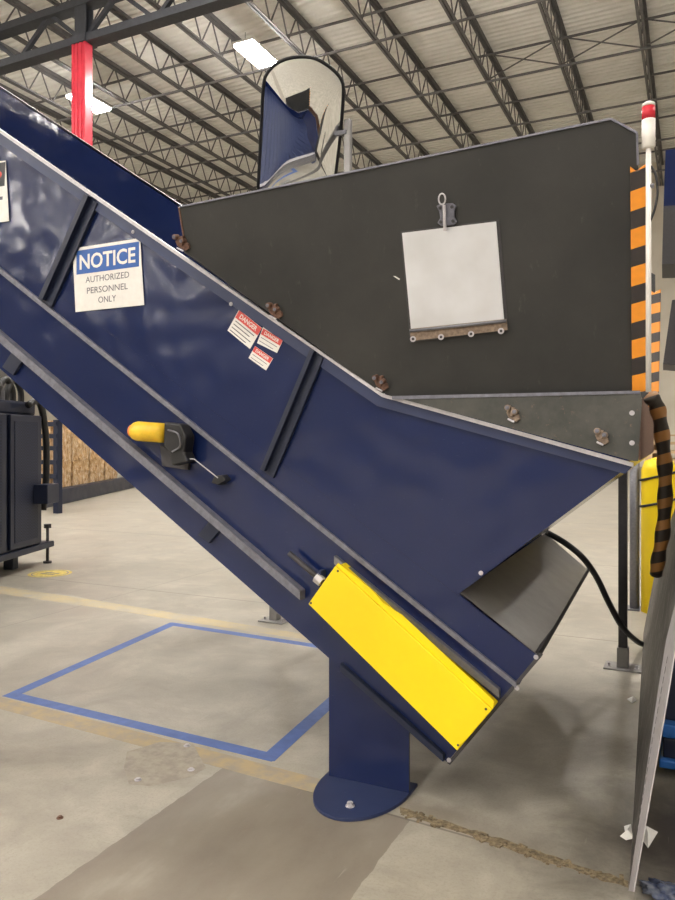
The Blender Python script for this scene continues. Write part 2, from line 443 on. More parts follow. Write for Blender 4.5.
# far side wall, same outline moved across the belt
far = [PY(x, y, Y0) for x, y in [topL, kink, (tip[0] - 8, tip[1]), (tip[0] - 14, tip[1] + 2), (453, 590), (456, 596), (518, 646), bt, btL]]
obj('side_panel', prism(B(), [Vector((p.x, Y1, p.z)) for p in far], (0, .006, 0)), M['navy'], conv)['label'] = 'navy far side wall seen over the near one'
# mid frame channel and lower plate
mid = [midL, midR, (537, 655), (527, 668), (496, 706), (519, 686), ]
obj('frame_web', yz([midL, (537, 655), (527, 669), bt, btL], Y0 - .004, Y0 - .001), M['navy'], conv)
obj('top_rail', yz([topL, kink, tip, (tip[0], tip[1] + 4), (kink[0] - 1, kink[1] + 3), (topL[0], topL[1] + 3.5)], Y0 - .03, Y0), M['edge_light'], conv)['label'] = 'light worn edge of the top flange'
obj('top_angle', yz([(topL[0], topL[1] + 3.5), (kink[0] - 1, kink[1] + 3), (tip[0], tip[1] + 3), (tip[0] - 8, tip[1] + 11), (kink[0] - 6, kink[1] + 12), (topL[0], topL[1] + 14)], Y0 - .012, Y0), M['navy_edge'], conv)
obj('top_rail', prism(B(), [far[0] + Vector((0, Y1 - Y0, 0)), far[1] + Vector((0, Y1 - Y0, 0)), far[1] + Vector((0, Y1 - Y0, -.02)), far[0] + Vector((0, Y1 - Y0, -.02))], (0, .05, 0)), M['edge_light'], conv)
obj('middle_rail', strip(midL, (516, inc(0, 268, 516)[1]), 5.5, Y0 - .02, Y0), M['edge_mid'], conv)
obj('lower_rail', strip(flL, (300, inc(0, 334, 300)[1]), 9, Y0 - .05, Y0 - .004), M['edge_mid'], conv)
# rail beside the guard
obj('takeup_rail', strip((334, 556), (499, 690), 8, Y0 - .03, Y0 - .004), M['steel_grey'], conv)
obj('takeup_rail', strip((345, 579), (468, 683), 3, Y0 - .02, Y0 - .004), M['steel_dark'], conv)
obj('lower_lip', strip((340, 664), (443, 755), 7, Y0 - .03, Y0 - .004), M['dark_navy'], conv)
# end flange
e1, e2 = PY(538, 655, Y0 - .01), PY(447, 763, Y0 - .01)
obj('end_flange', prism(B(), [e1, e2, e2 + Vector((.012, 0, -.006)), e1 + Vector((.012, 0, -.006))], (0, .04, 0)), M['steel_dark'], conv)
obj('tray_edge', bar(B(), PY(537, 656, Y0 + .01), onp(588, 569.5, PY(460, 593, Y0), (.69, 0, .72)), .012, .03), M['steel_dark'], conv)
# chute plates across the width
def across(name, a, b, mat, th=.006, Ya=Y0 + .007, Yb=Y1, lab=None):
    A, Bp = PY(*a, Y0), PY(*b, Y0); d = (Bp - A).normalized(); n = Vector((d.z, 0, -d.x)) * th
    A.y = Bp.y = Ya
    o = obj(name, prism(B(), [A, Bp, Bp + n, A + n], (0, Yb - Ya, 0)), mat, conv)
    if lab: o['label'] = lab
    return o
TA, TB = PY(460, 593, Y0), PY(537, 655, Y0); td = (TB - TA).normalized(); tn = Vector((td.z, 0, -td.x))
tray = obj('chute_plate', prism(B(), [onp(x, y, TA, tn) for x, y in ((460, 593), (537, 655), (587, 569), (545, 533))], tn * .006), M['galv'], conv)
tray['label'] = 'bare grey steel tray in the notch'
across('chute_underside', (622, 464), (456, 588), M['navy'])
across('bottom_pan', (447, 760), btL, M['dark_navy'])
a_, b_ = PY(*inc(0, 200, LFT), Y0), PY(*inc(0, 200, 470), Y0)
d_ = Vector((0, 0, -.01)); a_.y = b_.y = Y0 + .02
bm = prism(B(), [a_, b_, b_ + d_, a_ + d_], (0, Y1 - Y0 - .03, 0)); dd_ = (b_ - a_); ln_ = dd_.length; dd_.normalize(); q_ = 0
while q_ < ln_:
    c_ = a_ + dd_ * q_; bar(bm, c_ + Vector((0, .02, .008)), c_ + Vector((0, Y1 - Y0 - .06, .008)), .02, .02); q_ += .16
obj('belt', bm, M['navy_edge'], conv)
# a diagonal corner gusset of the tray and little brackets
bm = B(); A = PY(545, 533, Y1 - .02)
# ribs
for (x0, y0_, x1, y1_) in ((92, 199, 44, 303), (318, 354, 266, 474)):
    r = obj('stiffener', yz([(x0 - 8, y0_ - 5), (x0 + 5, y0_ + 4), (x1 + 7, y1_ + 4), (x1 - 6, y1_ - 5)], Y0 - .02, Y0), M['dark_navy'], conv)
    rr = obj('stiffener_lip', yz([(x0 - 8, y0_ - 5), (x0 - 4, y0_ - 3), (x1 - 2, y1_ - 3), (x1 - 6, y1_ - 5)], Y0 - .045, Y0 - .02), M['dark_navy'], r)
for (x0, y0_, x1, y1_) in ((17, 358, 8, 372), (217, 524, 204, 540)):
    obj('hanger_bracket', yz([(x0 - 6, y0_ - 5), (x0 + 5, y0_ + 3), (x1 + 5, y1_ + 3), (x1 - 6, y1_ - 5)], Y0 - .022, Y0 - .004), M['dark_navy'], conv)
# bolts on frame ends
for p in ((536, 657), (449, 760), (517, 688), (133, 232), (231, 304), (481, 573)):
    c0 = PY(*p, Y0 - .012); obj('bolt', bolt(B(), c0, (0, -1, 0), .006), M['edge_light'], conv)
# yellow guard
YG = Y0 - .11
pts = [(335, 566), (308, 604), (457, 751), (492, 710)]
gd = obj('belt_guard', yz(pts, YG, Y0 - .004), M['yellow'], conv, bevel=.004); gd['label'] = 'bright yellow sheet metal guard'
a, b, c_, d2 = (PY(*p, YG) for p in ((338, 561), (345, 570), (392, 618), (367, 589)))
lip = [(338, 563), (372, 590), (383, 603), (402, 615), (494, 701), (493, 709), (335, 567)]
obj('guard_lip', yz(lip, YG + .012, YG + .016), M['yellow'], gd)
for p in ((311, 603), (338, 571), (458, 745), (486, 709)): obj('guard_bolt', bolt(B(), PY(*p, YG), (0, -1, 0), .003, .003), M['steel_dark'], gd)
# take-up rod
rd = obj('takeup_rod', tube(B(), [PY(289, 553, Y0 - .05), PY(324, 583, Y0 - .05)], .011, 12), M['steel_dark'], conv, True)
obj('nut', tube(B(), [PY(316, 577, Y0 - .05), PY(322, 582, Y0 - .05)], .022, 6), M['edge_light'], rd)
bm = B(); box(bm, 0, .02, -.05, 0, -.03, .03, Matrix.Translation(PY(322, 576, Y0)))
obj('takeup_bracket', bm, M['navy_edge'], conv)
# leg
YP = 2.96
l0, l1 = PF(329, 780), PF(409, 795)
xa, xb = PY(329, 780, YP).x, PY(409, 795, YP).x
zt = lambda x: PY(*inc(0, 371, 337.5 + 0), Y0).z
tl = PY(329, 655, Y0); k_ = (PY(447, 762, Y0).z - PY(0, 371, Y0).z) / (PY(447, 762, Y0).x - PY(0, 371, Y0).x)
z_at = lambda x: PY(0, 371, Y0).z + k_ * (x - PY(0, 371, Y0).x) + .015
bm = B(); prism(bm, [(xa, YP, .014), (xb, YP, .014), (xb, YP, z_at(xb)), (xa, YP, z_at(xa))], (0, .012, 0))
xm = (xa + xb) / 2
prism(bm, [(xm, YP + .012, .014), (xm, YP + .09, .014), (xm, YP + .09, z_at(xm)), (xm, YP + .012, z_at(xm))], (.012, 0, 0))
leg = obj('leg', bm, M['navy'], conv)
xl_, xr_ = xa - .022, xb + .004; cx = (xl_ + xr_) / 2; R_ = (xr_ - xl_) / 2; ry = YP - PF(365, 828).y
bm = B(); pp = [(cx + R_ * math.cos(PI + k * PI / 24), YP + ry * math.sin(PI + k * PI / 24), 0) for k in range(25)] + [(xr_, YP + .1, 0), (xl_, YP + .1, 0)]
bp = obj('base_plate', prism(bm, pp, (0, 0, .014)), M['navy_edge'], leg, bevel=.003)
bb = PF(350, 806, .014)
obj('anchor_bolt', bolt(B(), bb, (0, 0, 1), .013, .016), M['edge_light'], leg)
# second leg on the far side
off = Y1 - .1 - YP - .1
bm = B(); prism(bm, [(xa, YP + off, .014), (xb, YP + off, .014), (xb, YP + off, z_at(xb)), (xa, YP + off, z_at(xa))], (0, .1, 0))
leg2 = obj('leg', bm, M['navy'], conv)
obj('base_plate', prism(B(), [(xa - .03, YP + off - .02, 0), (xb + .03, YP + off - .02, 0), (xb + .03, YP + off + .2, 0), (xa - .03, YP + off + .2, 0)], (0, 0, .014)), M['navy_edge'], leg2)

# ------------------------------------------------------------------ hopper
ZS = PY(640, 393, Y0).z; TN = .23
def HP(px, py, o=0.0): return onp(px, py, (0, Y0 - .012 - o, ZS), (0, 1, TN))
hop = thing('hopper', 'dull black steel hopper clamped on the conveyor, with a square door and striped edge', 'hopper', tuple(PY(640, 393, Y0)))
hn = Vector((0, 1, TN)).normalized()
outl = [(179, 207), (611, 119), (637, 133), (638, 165), (640, 392), (400, 398.5), (383, 393), (184, 250)]
Ho = [HP(*p) for p in outl]
obj('side_plate', prism(B(), Ho, hn * .006), M['hopper'], hop)['label'] = 'dull black flared side plate'
# light cut edge along the top
for a, b in zip(outl[:4], outl[1:4]):
    obj('edge_strip', bar(B(), HP(*a, .001), HP(*b, .001), .007, .007), M['edge_mid'], hop)
obj('edge_strip', bar(B(), HP(179, 207, .001), HP(185, 244, .001), .007, .007), M['rust'], hop)
# sheet closing the wedge between flared plate and conveyor rail
bm = B(); a1, b1 = HP(184, 250), HP(383, 393); a2, b2 = PY(184, 252, Y0 + .0), PY(383, 395, Y0 + .0)
prism(bm, [a1, b1, b2, a2], (0, 0, -.004)); obj('closing_strip', bm, M['hopper'], hop)
# lower skirt plate
sk = obj('skirt_plate', yz([(383, 394), (400, 397), (640, 391.5), (642, 400), (638, 461), (633, 461)], Y0 - .042, Y0 - .032), M['skirt'], hop)
sk['label'] = 'scratched grey lower plate'
obj('seam_bead', prism(B(), [PY(392, 396, Y0 - .046), PY(640, 390.5, Y0 - .046), PY(640, 393.5, Y0 - .046), PY(392, 399.5, Y0 - .046)], (0, .006, 0)), M['edge_mid'], hop)
for p in ((632, 413), (632, 443)): obj('bolt', bolt(B(), PY(*p, Y0 - .042), (0, -1, 0), .006), M['edge_light'], hop)
# far side plate
HX = -.045
Hf = [Vector((p.x + HX, 2 * ((Y0 + Y1) / 2) - p.y, p.z)) for p in Ho]
obj('side_plate', prism(B(), Hf, (0, .006, 0)), M['hopper'], hop)['label'] = 'far side plate'
# lower cross plate between the sides at the open loading end
xr = PY(641, 400, Y0).x
obj('loading_lip', prism(B(), [(xr, Y0 - .03, PY(638, 460, Y0).z), (xr + HX, Y1 + .02, PY(638, 460, Y0).z), (xr + HX, Y1 + .02, PY(640, 396, Y0).z), (xr, Y0 - .03, PY(640, 396, Y0).z)], (-.006, 0, 0)), M['rust'], hop)['label'] = 'rusty plate at the loading end'
# hazard wraps
haz = hazard('hazard_tape', .121, -.22, srgb(240, 150, 30), srgb(28, 27, 32), .47, duty=.52)
wpx = [(630, 166), (636, 171), (648, 162), (649, 391), (632, 393)]
Hw = [HP(*p, .012) for p in wpx]
zt0 = HP(640, 393).z
w1 = obj('edge_wrap', prism(B(), [p - Vector((0, 0, 0)) for p in Hw], hn * .03), haz, hop, bevel=.004); w1['label'] = 'orange and black striped edge wrap'
Hw2 = [Vector((p.x + HX, Y0 + Y1 - p.y, p.z)) for p in Hw]
w2 = obj('edge_wrap', prism(B(), Hw2, (0, -.03, 0)), haz, hop, bevel=.004); w2['label'] = 'striped wrap on the far edge'
# inspection door
dq = [(402, 233), (496, 221.5), (504, 320), (411, 330)]
door = obj('inspection_door', prism(B(), [HP(*p, .008) for p in dq], hn * .004), M['door'], hop); door['label'] = 'shiny bare metal inspection door'
fr = [(400.5, 231.5), (499, 219.5), (508, 329), (410, 343)]
obj('door_surround', prism(B(), [HP(*p, .003) for p in fr], hn * .003), M['steel_dark'], hop)
hq = [(409.5, 329), (506, 319), (507.5, 330), (411, 341)]
hg = obj('hinge_strip', prism(B(), [HP(*p, .014) for p in hq], hn * .008), M['rust_pale'], door)
obj('hinge_pin', tube(B(), [HP(410, 331, .02), HP(506, 321, .02)], .006, 10), M['steel_grey'], door, True)
for p in ((413, 339), (441, 337), (471, 334), (501, 331)):
    obj('washer', tube(B(), [HP(*p, .014), HP(*p, .018)], .0115, 18), M['edge_light'], hg); obj('rivet', tube(B(), [HP(*p, .018), HP(*p, .0195)], .0055, 12), M['steel_dark'], hg)
lt = obj('latch', prism(B(), [HP(*p, .016) for p in ((436, 206), (440, 204), (452, 203), (456, 206), (454, 211), (454, 217), (457, 222), (453, 225), (441, 226), (437, 223), (440, 218), (439, 211))], hn * .012), M['edge_mid'], door, bevel=.003)
bm = B(); tube(bm, [HP(445, 231, .03), HP(444, 205, .03)], .006, 8); obj('latch_bar', bm, M['edge_light'], door)
ring = [HP(442 + 3.4 * math.cos(k * PI / 8), 199 + 5.5 * math.sin(k * PI / 8), .03) for k in range(17)]
obj('latch_ring', tube(B(), ring, .003, 8, False), M['edge_light'], door, True)
for p in ((440, 208), (452, 207), (441, 222), (453, 221)): obj('latch_bolt', bolt(B(), HP(*p, .016), -hn, .004, .005), M['steel_dark'], door)
obj('white_chip', prism(B(), [HP(*p, .002) for p in ((393, 276), (395, 276), (400, 279), (399, 280))], hn * .002), M['white'], hop)
# clamps
def clamp(px, py, on_h):
    f = (lambda x, y, o: HP(x, y, o)) if on_h else (lambda x, y, o: PY(x, y, Y0 - .045 - o))
    bm = B(); nn = hn if on_h else Vector((0, 1, 0))
    prism(bm, [f(px + a, py + b, .012) for a, b in ((-6, -2), (-2, -6), (7, 1), (8, 5), (4, 8), (-4, 3))], nn * .012)
    for a, b in ((-3, -6), (4, -2)): tube(bm, [f(px + a, py + b, 0) , f(px + a, py + b, 0) - nn * .03], .0115, 12)
    prism(bm, [f(px + a, py + b, .02) for a, b in ((-1, -7), (2, -7), (1, 3), (-2, 2))], nn * .02)
    cl = obj('clamp', bm, M['rust_pale'] if not on_h else M['rust'], hop, bevel=.002)
    for a, b in ((-3, -6), (4, -2)): obj('clamp_bolt', bolt(B(), f(px + a, py + b, 0) - nn * .03, -nn, .005, .007), M['edge_mid'], cl)
    obj('clamp_stud', tube(B(), [f(px - 4, py + 5, .01), f(px + 2, py + 8, .02)], .004, 8), M['edge_light'], cl)
for p in ((181, 243, 1), (274, 311, 1), (380, 383, 1)): clamp(*p)
for p in ((512, 414, 0), (601, 437, 0)):
    clamp(*p)

# ------------------------------------------------------------------ signs
def quad_sign(name, label, cat, corners, Y, mat, th=.002):
    P4 = [PY(*c, Y) for c in corners]
    s = thing(name, label, cat, tuple((P4[3] + P4[2]) / 2))
    obj('panel', prism(B(), P4, (0, th, 0)), mat, s, bevel=.0)
    # frame: right, up axes
    o = (P4[0] + P4[1] + P4[2] + P4[3]) / 4
    ex = ((P4[1] - P4[0]) + (P4[2] - P4[3])) / 2; ey = ((P4[0] - P4[3]) + (P4[1] - P4[2])) / 2
    W, H = ex.length, ey.length; ex.normalize(); ey = (ey - ex * ey.dot(ex)).normalized(); n = Vector((0, -1, 0))
    Mx = Matrix(((ex.x, ey.x, n.x, o.x), (ex.y, ey.y, n.y, o.y), (ex.z, ey.z, n.z, o.z), (0, 0, 0, 1)))
    return s, Mx, W, H
s, Mx, W, H = quad_sign('notice_sign', 'white and blue NOTICE AUTHORIZED PERSONNEL ONLY sign on the navy conveyor side', 'sign',
                        ((72.5, 248.5), (140, 238), (144, 305), (75.5, 312)), Y0 - .007, M['white'])
obj('header', box(B(), -W * .46, W * .46, H * .08, H * .45, .0002, .0008, Mx), M['sign_blue'], s)['label'] = 'blue header band'
T = lambda x, y, z=.0012: Mx @ Matrix.Translation((x * W, y * H, z))
def fit_text(txt, cx, cy, w, h, mat, parent, z=.0014, bold=.0, name='lettering'):
    bm = text_bm(txt, 1.0, Matrix.Identity(4), bold=bold)
    xs = [v.co.x for v in bm.verts]; ys = [v.co.y for v in bm.verts]
    sx = w / (max(xs) - min(xs)); sy = h / (max(ys) - min(ys)); mx, my = (max(xs) + min(xs)) / 2, (max(ys) + min(ys)) / 2
    L = Mx @ Matrix.Translation((cx, cy, z)) @ Matrix.Diagonal((sx, sy, .4, 1)) @ Matrix.Translation((-mx, -my, 0))
    bmesh.ops.transform(bm, matrix=L, verts=bm.verts); return obj(name, bm, mat, parent)
fit_text('NOTICE', 0, H * .262, W * .82, H * .235, M['white'], s, bold=.022)
fit_text('AUTHORIZED', 0, -H * .02, W * .64, H * .095, M['sign_text'], s, .0008)
fit_text('PERSONNEL', 0, -H * .19, W * .60, H * .095, M['sign_text'], s, .0008)
fit_text('ONLY', 0, -H * .35, W * .26, H * .095, M['sign_text'], s, .0008)
s, Mx, W, H = quad_sign('danger_sign', 'white sign with black header and red oval at the left picture edge', 'sign',
                        ((-62, 168), (5.5, 160.5), (9, 221), (-59, 231)), Y0 - .007, M['white'])
obj('header', box(B(), -W * .46, W * .46, H * .08, H * .45, .0002, .0008, Mx), M['sign_black'], s)['label'] = 'black header band'
ov = [Mx @ Vector((W * .42 * math.cos(k * PI / 16), H * .265 + H * .15 * math.sin(k * PI / 16), .001)) for k in range(32)]
obj('oval', prism(B(), ov, (0, -.0005, 0)), M['sign_red'], s)['label'] = 'red oval'
for k in range(3):
    obj('lettering', box(B(), -W * .4, W * (.44 - .06 * k), -H * (.1 + .13 * k) - H * .03, -H * (.1 + .13 * k) + H * .02, .0003, .0006, Mx), M['sign_text'], s)
def sticker(label, cs, hdr, txt, rows, ysh=0):
    global Mx
    s, Mx, W, H = quad_sign('warning_sticker', label, 'sticker', cs, Y0 - .002 - ysh, M['white'], .0008)
    obj('header', box(B(), -W * .49, W * .49, H * (.5 - hdr), H * .49, .0002, .0005, Mx), M['sign_red'], s)['label'] = 'red header band'
    fit_text(txt, 0, H * (.5 - hdr / 2), W * .72, H * hdr * .55, M['white'], s, .0008, .02)
    for k in range(rows):
        yk = H * (.5 - hdr) - H * (1 - hdr) * (k + .7) / (rows + .3)
        obj('fine_print', box(B(), -W * .42, W * (.40 - .12 * (k % 2)), yk - H * .02, yk + H * .02, .0002, .0004, Mx), M['sign_text'], s)
sticker('larger red and white warning sticker, left one of three beside the second rib', ((239, 309.5), (262, 328), (250, 349), (227.5, 330.5)), .36, 'DANGER', 4)
sticker('small red and white warning sticker, upper right of the three together', ((263, 327), (282.5, 341), (277, 353), (257, 343)), .42, 'DANGER', 2, .001)
sticker('small red and white warning sticker, lowest of the three together', ((255, 346), (273, 358.5), (266, 370.5), (248.5, 358)), .42, 'DANGER', 2, .0005)
# hmm: the three stickers share corners as in the photo

# ------------------------------------------------------------------ pull cord switch
pc = PY(160, 436, Y0 - .03)
sw = thing('pull_cord_switch', 'yellow and black emergency pull cord switch mounted on the conveyor frame', 'emergency switch', tuple(PY(165, 445, Y0)))
a, b = PY(135, 431, Y0 - .06), PY(164, 433, Y0 - .06)
obj('shroud', tube(B(), [a, a + (b - a) * .1, b], [.042, .047, .046], 20), M['yellow_switch'], sw, True)
obj('button', tube(B(), [a + (a - b) * .03, a + (a - b) * .1 + Vector((0, -.004, 0)), a + (a - b) * .16], [.032, .03, .016], 18), M['orange'], sw, True)
obj('switch_body', yz([(164, 422), (180, 424), (186, 436), (184, 452), (188, 462), (172, 466), (168, 452), (163, 446)], Y0 - .09, Y0 - .02), M['black'], sw, bevel=.008)
obj('conduit', tube(B(), spline([PY(168, 430, Y0 - .1), PY(178, 434, Y0 - .12), PY(180, 446, Y0 - .1), PY(172, 452, Y0 - .1)], 6), .0045, 8), M['steel_grey'], sw, True)
obj('mount', yz([(160, 446), (190, 452), (188, 470), (162, 466)], Y0 - .02, Y0 - .004), M['steel_dark'], sw)
obj('pull_cord', tube(B(), [PY(190, 459, Y0 - .08), PY(194, 459, Y0 - .08), PY(218, 478, Y0 - .05)], .0025, 6), M['edge_light'], sw)
obj('cord_eye', yz([(214, 476), (222, 475), (226, 480), (218, 485), (211, 483)], Y0 - .05, Y0 - .004), M['black'], sw, bevel=.004)

# ------------------------------------------------------------------ beacon, pole
YBc = 2.62
bx = PY(648.5, 200, YBc); 
be = thing('signal_beacon', 'slim red topped white signal beacon on a pole at the hopper corner', 'beacon light', tuple(PY(648.5, 392, YBc)))
zz = lambda py: PY(648.5, py, YBc).z
tube_v = lambda r, pa, pb, n=20: tube(B(), [(bx.x, YBc, zz(pa)), (bx.x, YBc, zz(pb))], r, n)
obj('pole', tube_v(.0085, 392, 146), M['white'], be, True)
obj('beacon_body', tube(B(), [(bx.x, YBc, zz(q)) for q in (149, 147, 120)], [.012, .021, .021], 20), M['white'], be, True)
obj('beacon_lens', tube(B(), [(bx.x, YBc, zz(q)) for q in (120, 107)], .0205, 20), M['beacon_red'], be, True)
obj('beacon_cap', tube(B(), [(bx.x, YBc, zz(q)) for q in (107, 104, 102.5)], [.021, .02, .013], 20), M['white'], be, True)
cv = [PY(651, 166, YBc), PY(656, 176, YBc), PY(657.5, 192, YBc), PY(655, 208, YBc), PY(650, 222, YBc)]
obj('cable', tube(B(), spline(cv, 6), .004, 8), M['black'], be, True)
obj('cable_gland', tube(B(), [PY(650, 186, YBc), PY(654, 186, YBc)], .008, 10), M['steel_grey'], be)

# ------------------------------------------------------------------ mirror on its post
YM = 5.15
mp = PY(348, 300, YM)
ps = thing('mirror_post', 'pale thin post rising behind the black hopper and carrying the mirror', 'post', (mp.x, YM, 0))
ztop = PY(348, 120, YM).z
obj('shaft', box(B(), mp.x - .025, mp.x + .025, YM - .025, YM + .025, .012, ztop), M['galv'], ps, bevel=.004)
obj('base_plate', box(B(), mp.x - .12, mp.x + .12, YM - .12, YM + .12, 0, .012), M['galv'], ps)
# mirror: rounded rectangle, bulged
mc = PY(301, 122, 4.95); 
fw = (CAM - mc); fw.z = 0; fw.normalize(); zup = Vector((0, 0, 1))
nm = (Matrix.Rotation(math.radians(6), 3, 'Z') @ fw) * math.cos(math.radians(38)) - zup * math.sin(math.radians(38)); nm.normalize()
def MP(px, py): return onp(px, py, mc, nm)
import math as m_
def rr_outline():
    # pixel outline of the mirror, clockwise from lower left
    key = [(258, 187), (259.5, 160), (261.5, 120), (263.5, 85), (268, 72), (280, 61.5), (297, 57), (315, 58.5), (331, 68), (341, 79), (343.5, 92), (341, 130), (337, 165), (334, 182), (326, 190), (290, 196), (264, 196)]
    key = [Vector((x, y, 0)) for x, y in key]; key = key + [key[0]]
    o = spline(key, 4)[:-1]; return [MP(p.x, p.y) for p in o]
ol = rr_outline(); cen = sum(ol, Vector()) / len(ol)
mi = thing('convex_mirror', 'convex safety mirror with black rim above the hopper edge', 'mirror', tuple(cen))
bm = B(); rings = []
bul = .085
for k in range(1, 13):
    s_ = k / 12; rings.append([bm.verts.new(cen + (p - cen) * s_ * .985 + nm * (bul * (1 - s_ * s_))) for p in ol])
c0 = bm.verts.new(cen + nm * bul); n = len(ol)
for i in range(n): bm.faces.new((c0, rings[0][i], rings[0][(i + 1) % n]))
for a, b in zip(rings, rings[1:]):
    for i in range(n): bm.faces.new((a[i], b[i], b[(i + 1) % n], a[(i + 1) % n]))
obj('mirror_face', bm, M['mirror'], mi, True)
obj('rim', tube(B(), ol + [ol[0], ol[1]], .012, 8, False), M['black'], mi, True)
obj('backing', prism(B(), [p - nm * .004 for p in ol], -nm * .01), M['black'], mi)
obj('bracket', bar(B(), MP(330, 135) - nm * .01, Vector((mp.x, YM - .02, MP(330, 135).z)), .03, .03), M['steel_grey'], mi)

# ------------------------------------------------------------------ stanchions behind
def stanchion(px, py, label, h, w=.055, dark=True):
    p = PF(px, py); s = thing('barrier_post', label, 'post', (p.x, p.y, 0))
    obj('shaft', box(B(), p.x - w / 2, p.x + w / 2, p.y - w / 2, p.y + w / 2, .012, h), M['steel_dark'] if dark else M['galv'], s, bevel=.004)
    bm = B(); box(bm, p.x - .115, p.x + .115, p.y - .085, p.y + .085, 0, .012); b = obj('base_plate', bm, M['galv'], s, bevel=.003)
    for sx in (-1, 1):
        obj('anchor_bolt', bolt(B(), (p.x + sx * .085, p.y - .02, .012), (0, 0, 1), .009, .02), M['edge_light'], b)
    obj('sleeve', box(B(), p.x - w / 2 - .008, p.x + w / 2 + .008, p.y - w / 2 - .008, p.y + w / 2 + .008, .012, .14), M['galv'], s, bevel=.003)
    return p
p1 = stanchion(623, 668, 'dark square steel post on a bolted base plate under the hopper tip', 2.1)
p2 = stanchion(275, 621, 'steel post behind the conveyor whose base plate shows above its lower edge', 1.9)
# grey post + yellow bollard further back
def bollard():
    p = PF(659, 612); b = thing('bollard', 'yellow steel bollard with dark straps behind the hopper right end', 'bollard', (p.x, p.y, 0))
    zt = PT(655, 470, (p - CAM).dot(Vector((-SN, CS, 0)))).z
    r = .145
    obj('post', tube(B(), [(p.x, p.y, 0), (p.x, p.y, zt), (p.x, p.y, zt + .08), (p.x, p.y, zt + .11)], [r, r, r * .8, .03], 28), M['yellow'], b, True)
    for q in (.05, .28):
        ring = [(p.x + (r + .006) * math.cos(k * PI / 16), p.y + (r + .006) * math.sin(k * PI / 16), zt - q + .04 * math.cos(k * PI / 16)) for k in range(33)]
        obj('strap', tube(B(), ring, .011, 8, False), M['black'], b, True)
    for q in (.75, .98): obj('screw', tube(B(), [(p.x - .02, p.y - r - .004, zt - q), (p.x - .02, p.y - r + .01, zt - q)], .012, 8), M['sign_black'], b)
    g = thing('steel_post', 'round grey steel post right beside the yellow bollard', 'post', (p.x - .23, p.y + .03, 0))
    obj('shaft', tube(B(), [(p.x - .2, p.y + .03, 0.01), (p.x - .2, p.y + .03, 1.5)], .042, 16), M['steel_grey'], g, True)
    obj('base_plate', box(B(), p.x - .3, p.x - .155, p.y - .06, p.y + .12, 0, .012), M['steel_grey'], g)
bollard()

# ------------------------------------------------------------------ hose
hz = [PY(546, 532, Y1 + .03), PY(565, 543, Y1 + .03), PY(583, 558, Y1 + .03), PT(597, 578, 4.7), PT(609, 603, 4.72), PT(624, 629, 4.78), PT(642, 644, 5.3), PT(652, 640, 5.45)]
tag(obj('hydraulic_hose', tube(B(), spline(hz, 8), .019, 12), M['black'], None, True), 'thick black hose drooping from the conveyor tail to the metal guard sheet', 'hose')

# ------------------------------------------------------------------ guard sheet at right
GA, GB, GC = PF(629, 892), PF(643, 640), PT(672, 640, 2.36)
gn = (GB - GA).cross(GC - GA).normalized()
def GP(px, py, o=0.0): return onp(px, py, GA, gn)
gs = thing('guard_sheet', 'leaning scuffed grey steel sheet with punched edge at the right', 'guard', tuple(GA))
t = NT('scuffed_sheet_steel'); v = t.coord((1, 1, .6)); n = t.noise(v, 16, 8, .75, .5)
t.set(t.ramp(n, [(.3, srgb(48, 45, 44)), (.5, srgb(84, 80, 78)), (.72, srgb(150, 146, 142))]), .5, .4); M['sheet'] = t.m
pg = [(629.5, 889), (634, 720), (638, 664), (643, 635), (655, 572), (664, 540), (676, 505), (700, 440), (722, 440), (674, 640), (666, 690), (634, 889)]
sgn = 1 if gn.x > 0 else -1
obj('sheet', prism(B(), [GP(*p) for p in pg], gn * sgn * .004), M['sheet'], gs)
# punched near edge flange
bm = B(); ea, eb = GP(632.5, 892), GP(676, 604); 
prism(bm, [GP(*p) for p in ((629.5, 891), (634.5, 892), (668, 700), (676, 650), (690, 580), (682, 580), (667, 640), (659, 690))], -gn * sgn * .003)
fl = obj('edge_flange', bm, M['edge_light'], gs)
bm = B()
for k in range(22):
    f = k / 22; q0 = (632 + 34 * f + 4 * f * f, 872 - 222 * f)
    c0 = GP(*q0) - gn * sgn * .0031
    sz = .011
    dd = (GP(q0[0] + 1, q0[1] - 6) - GP(*q0)).normalized(); ss = gn.cross(dd)
    prism(bm, [c0 + dd * sz * i + ss * sz * .35 * j for i, j in ((-1, -1), (1, -1), (1, 1), (-1, 1))], -gn * sgn * .0006)
obj('slots', bm, M['steel_dark'], fl)
# foam edge protector
fp = [(650, 396), (656, 404), (660, 420), (663, 445), (665, 470), (665, 500), (663, 530), (659, 555), (656, 574)]
dep = [2.75, 2.76, 2.8, 2.85, 2.9, 2.95, 3.0, 3.05, 3.1]
pth = spline([PT(x, y, d) for (x, y), d in zip(fp, dep)], 6)
haz2 = hazard('hazard_foam', .088, -.3, srgb(150, 104, 52), srgb(22, 20, 20), .2, duty=.45)
tag(obj('foam_edge_guard', tube(B(), pth, [.027 + .003 * math.sin(i * .9) for i in range(len(pth))], 16), haz2, None, True), 'curved black and tan striped foam edge protector hanging at the hopper corner', 'edge protector')

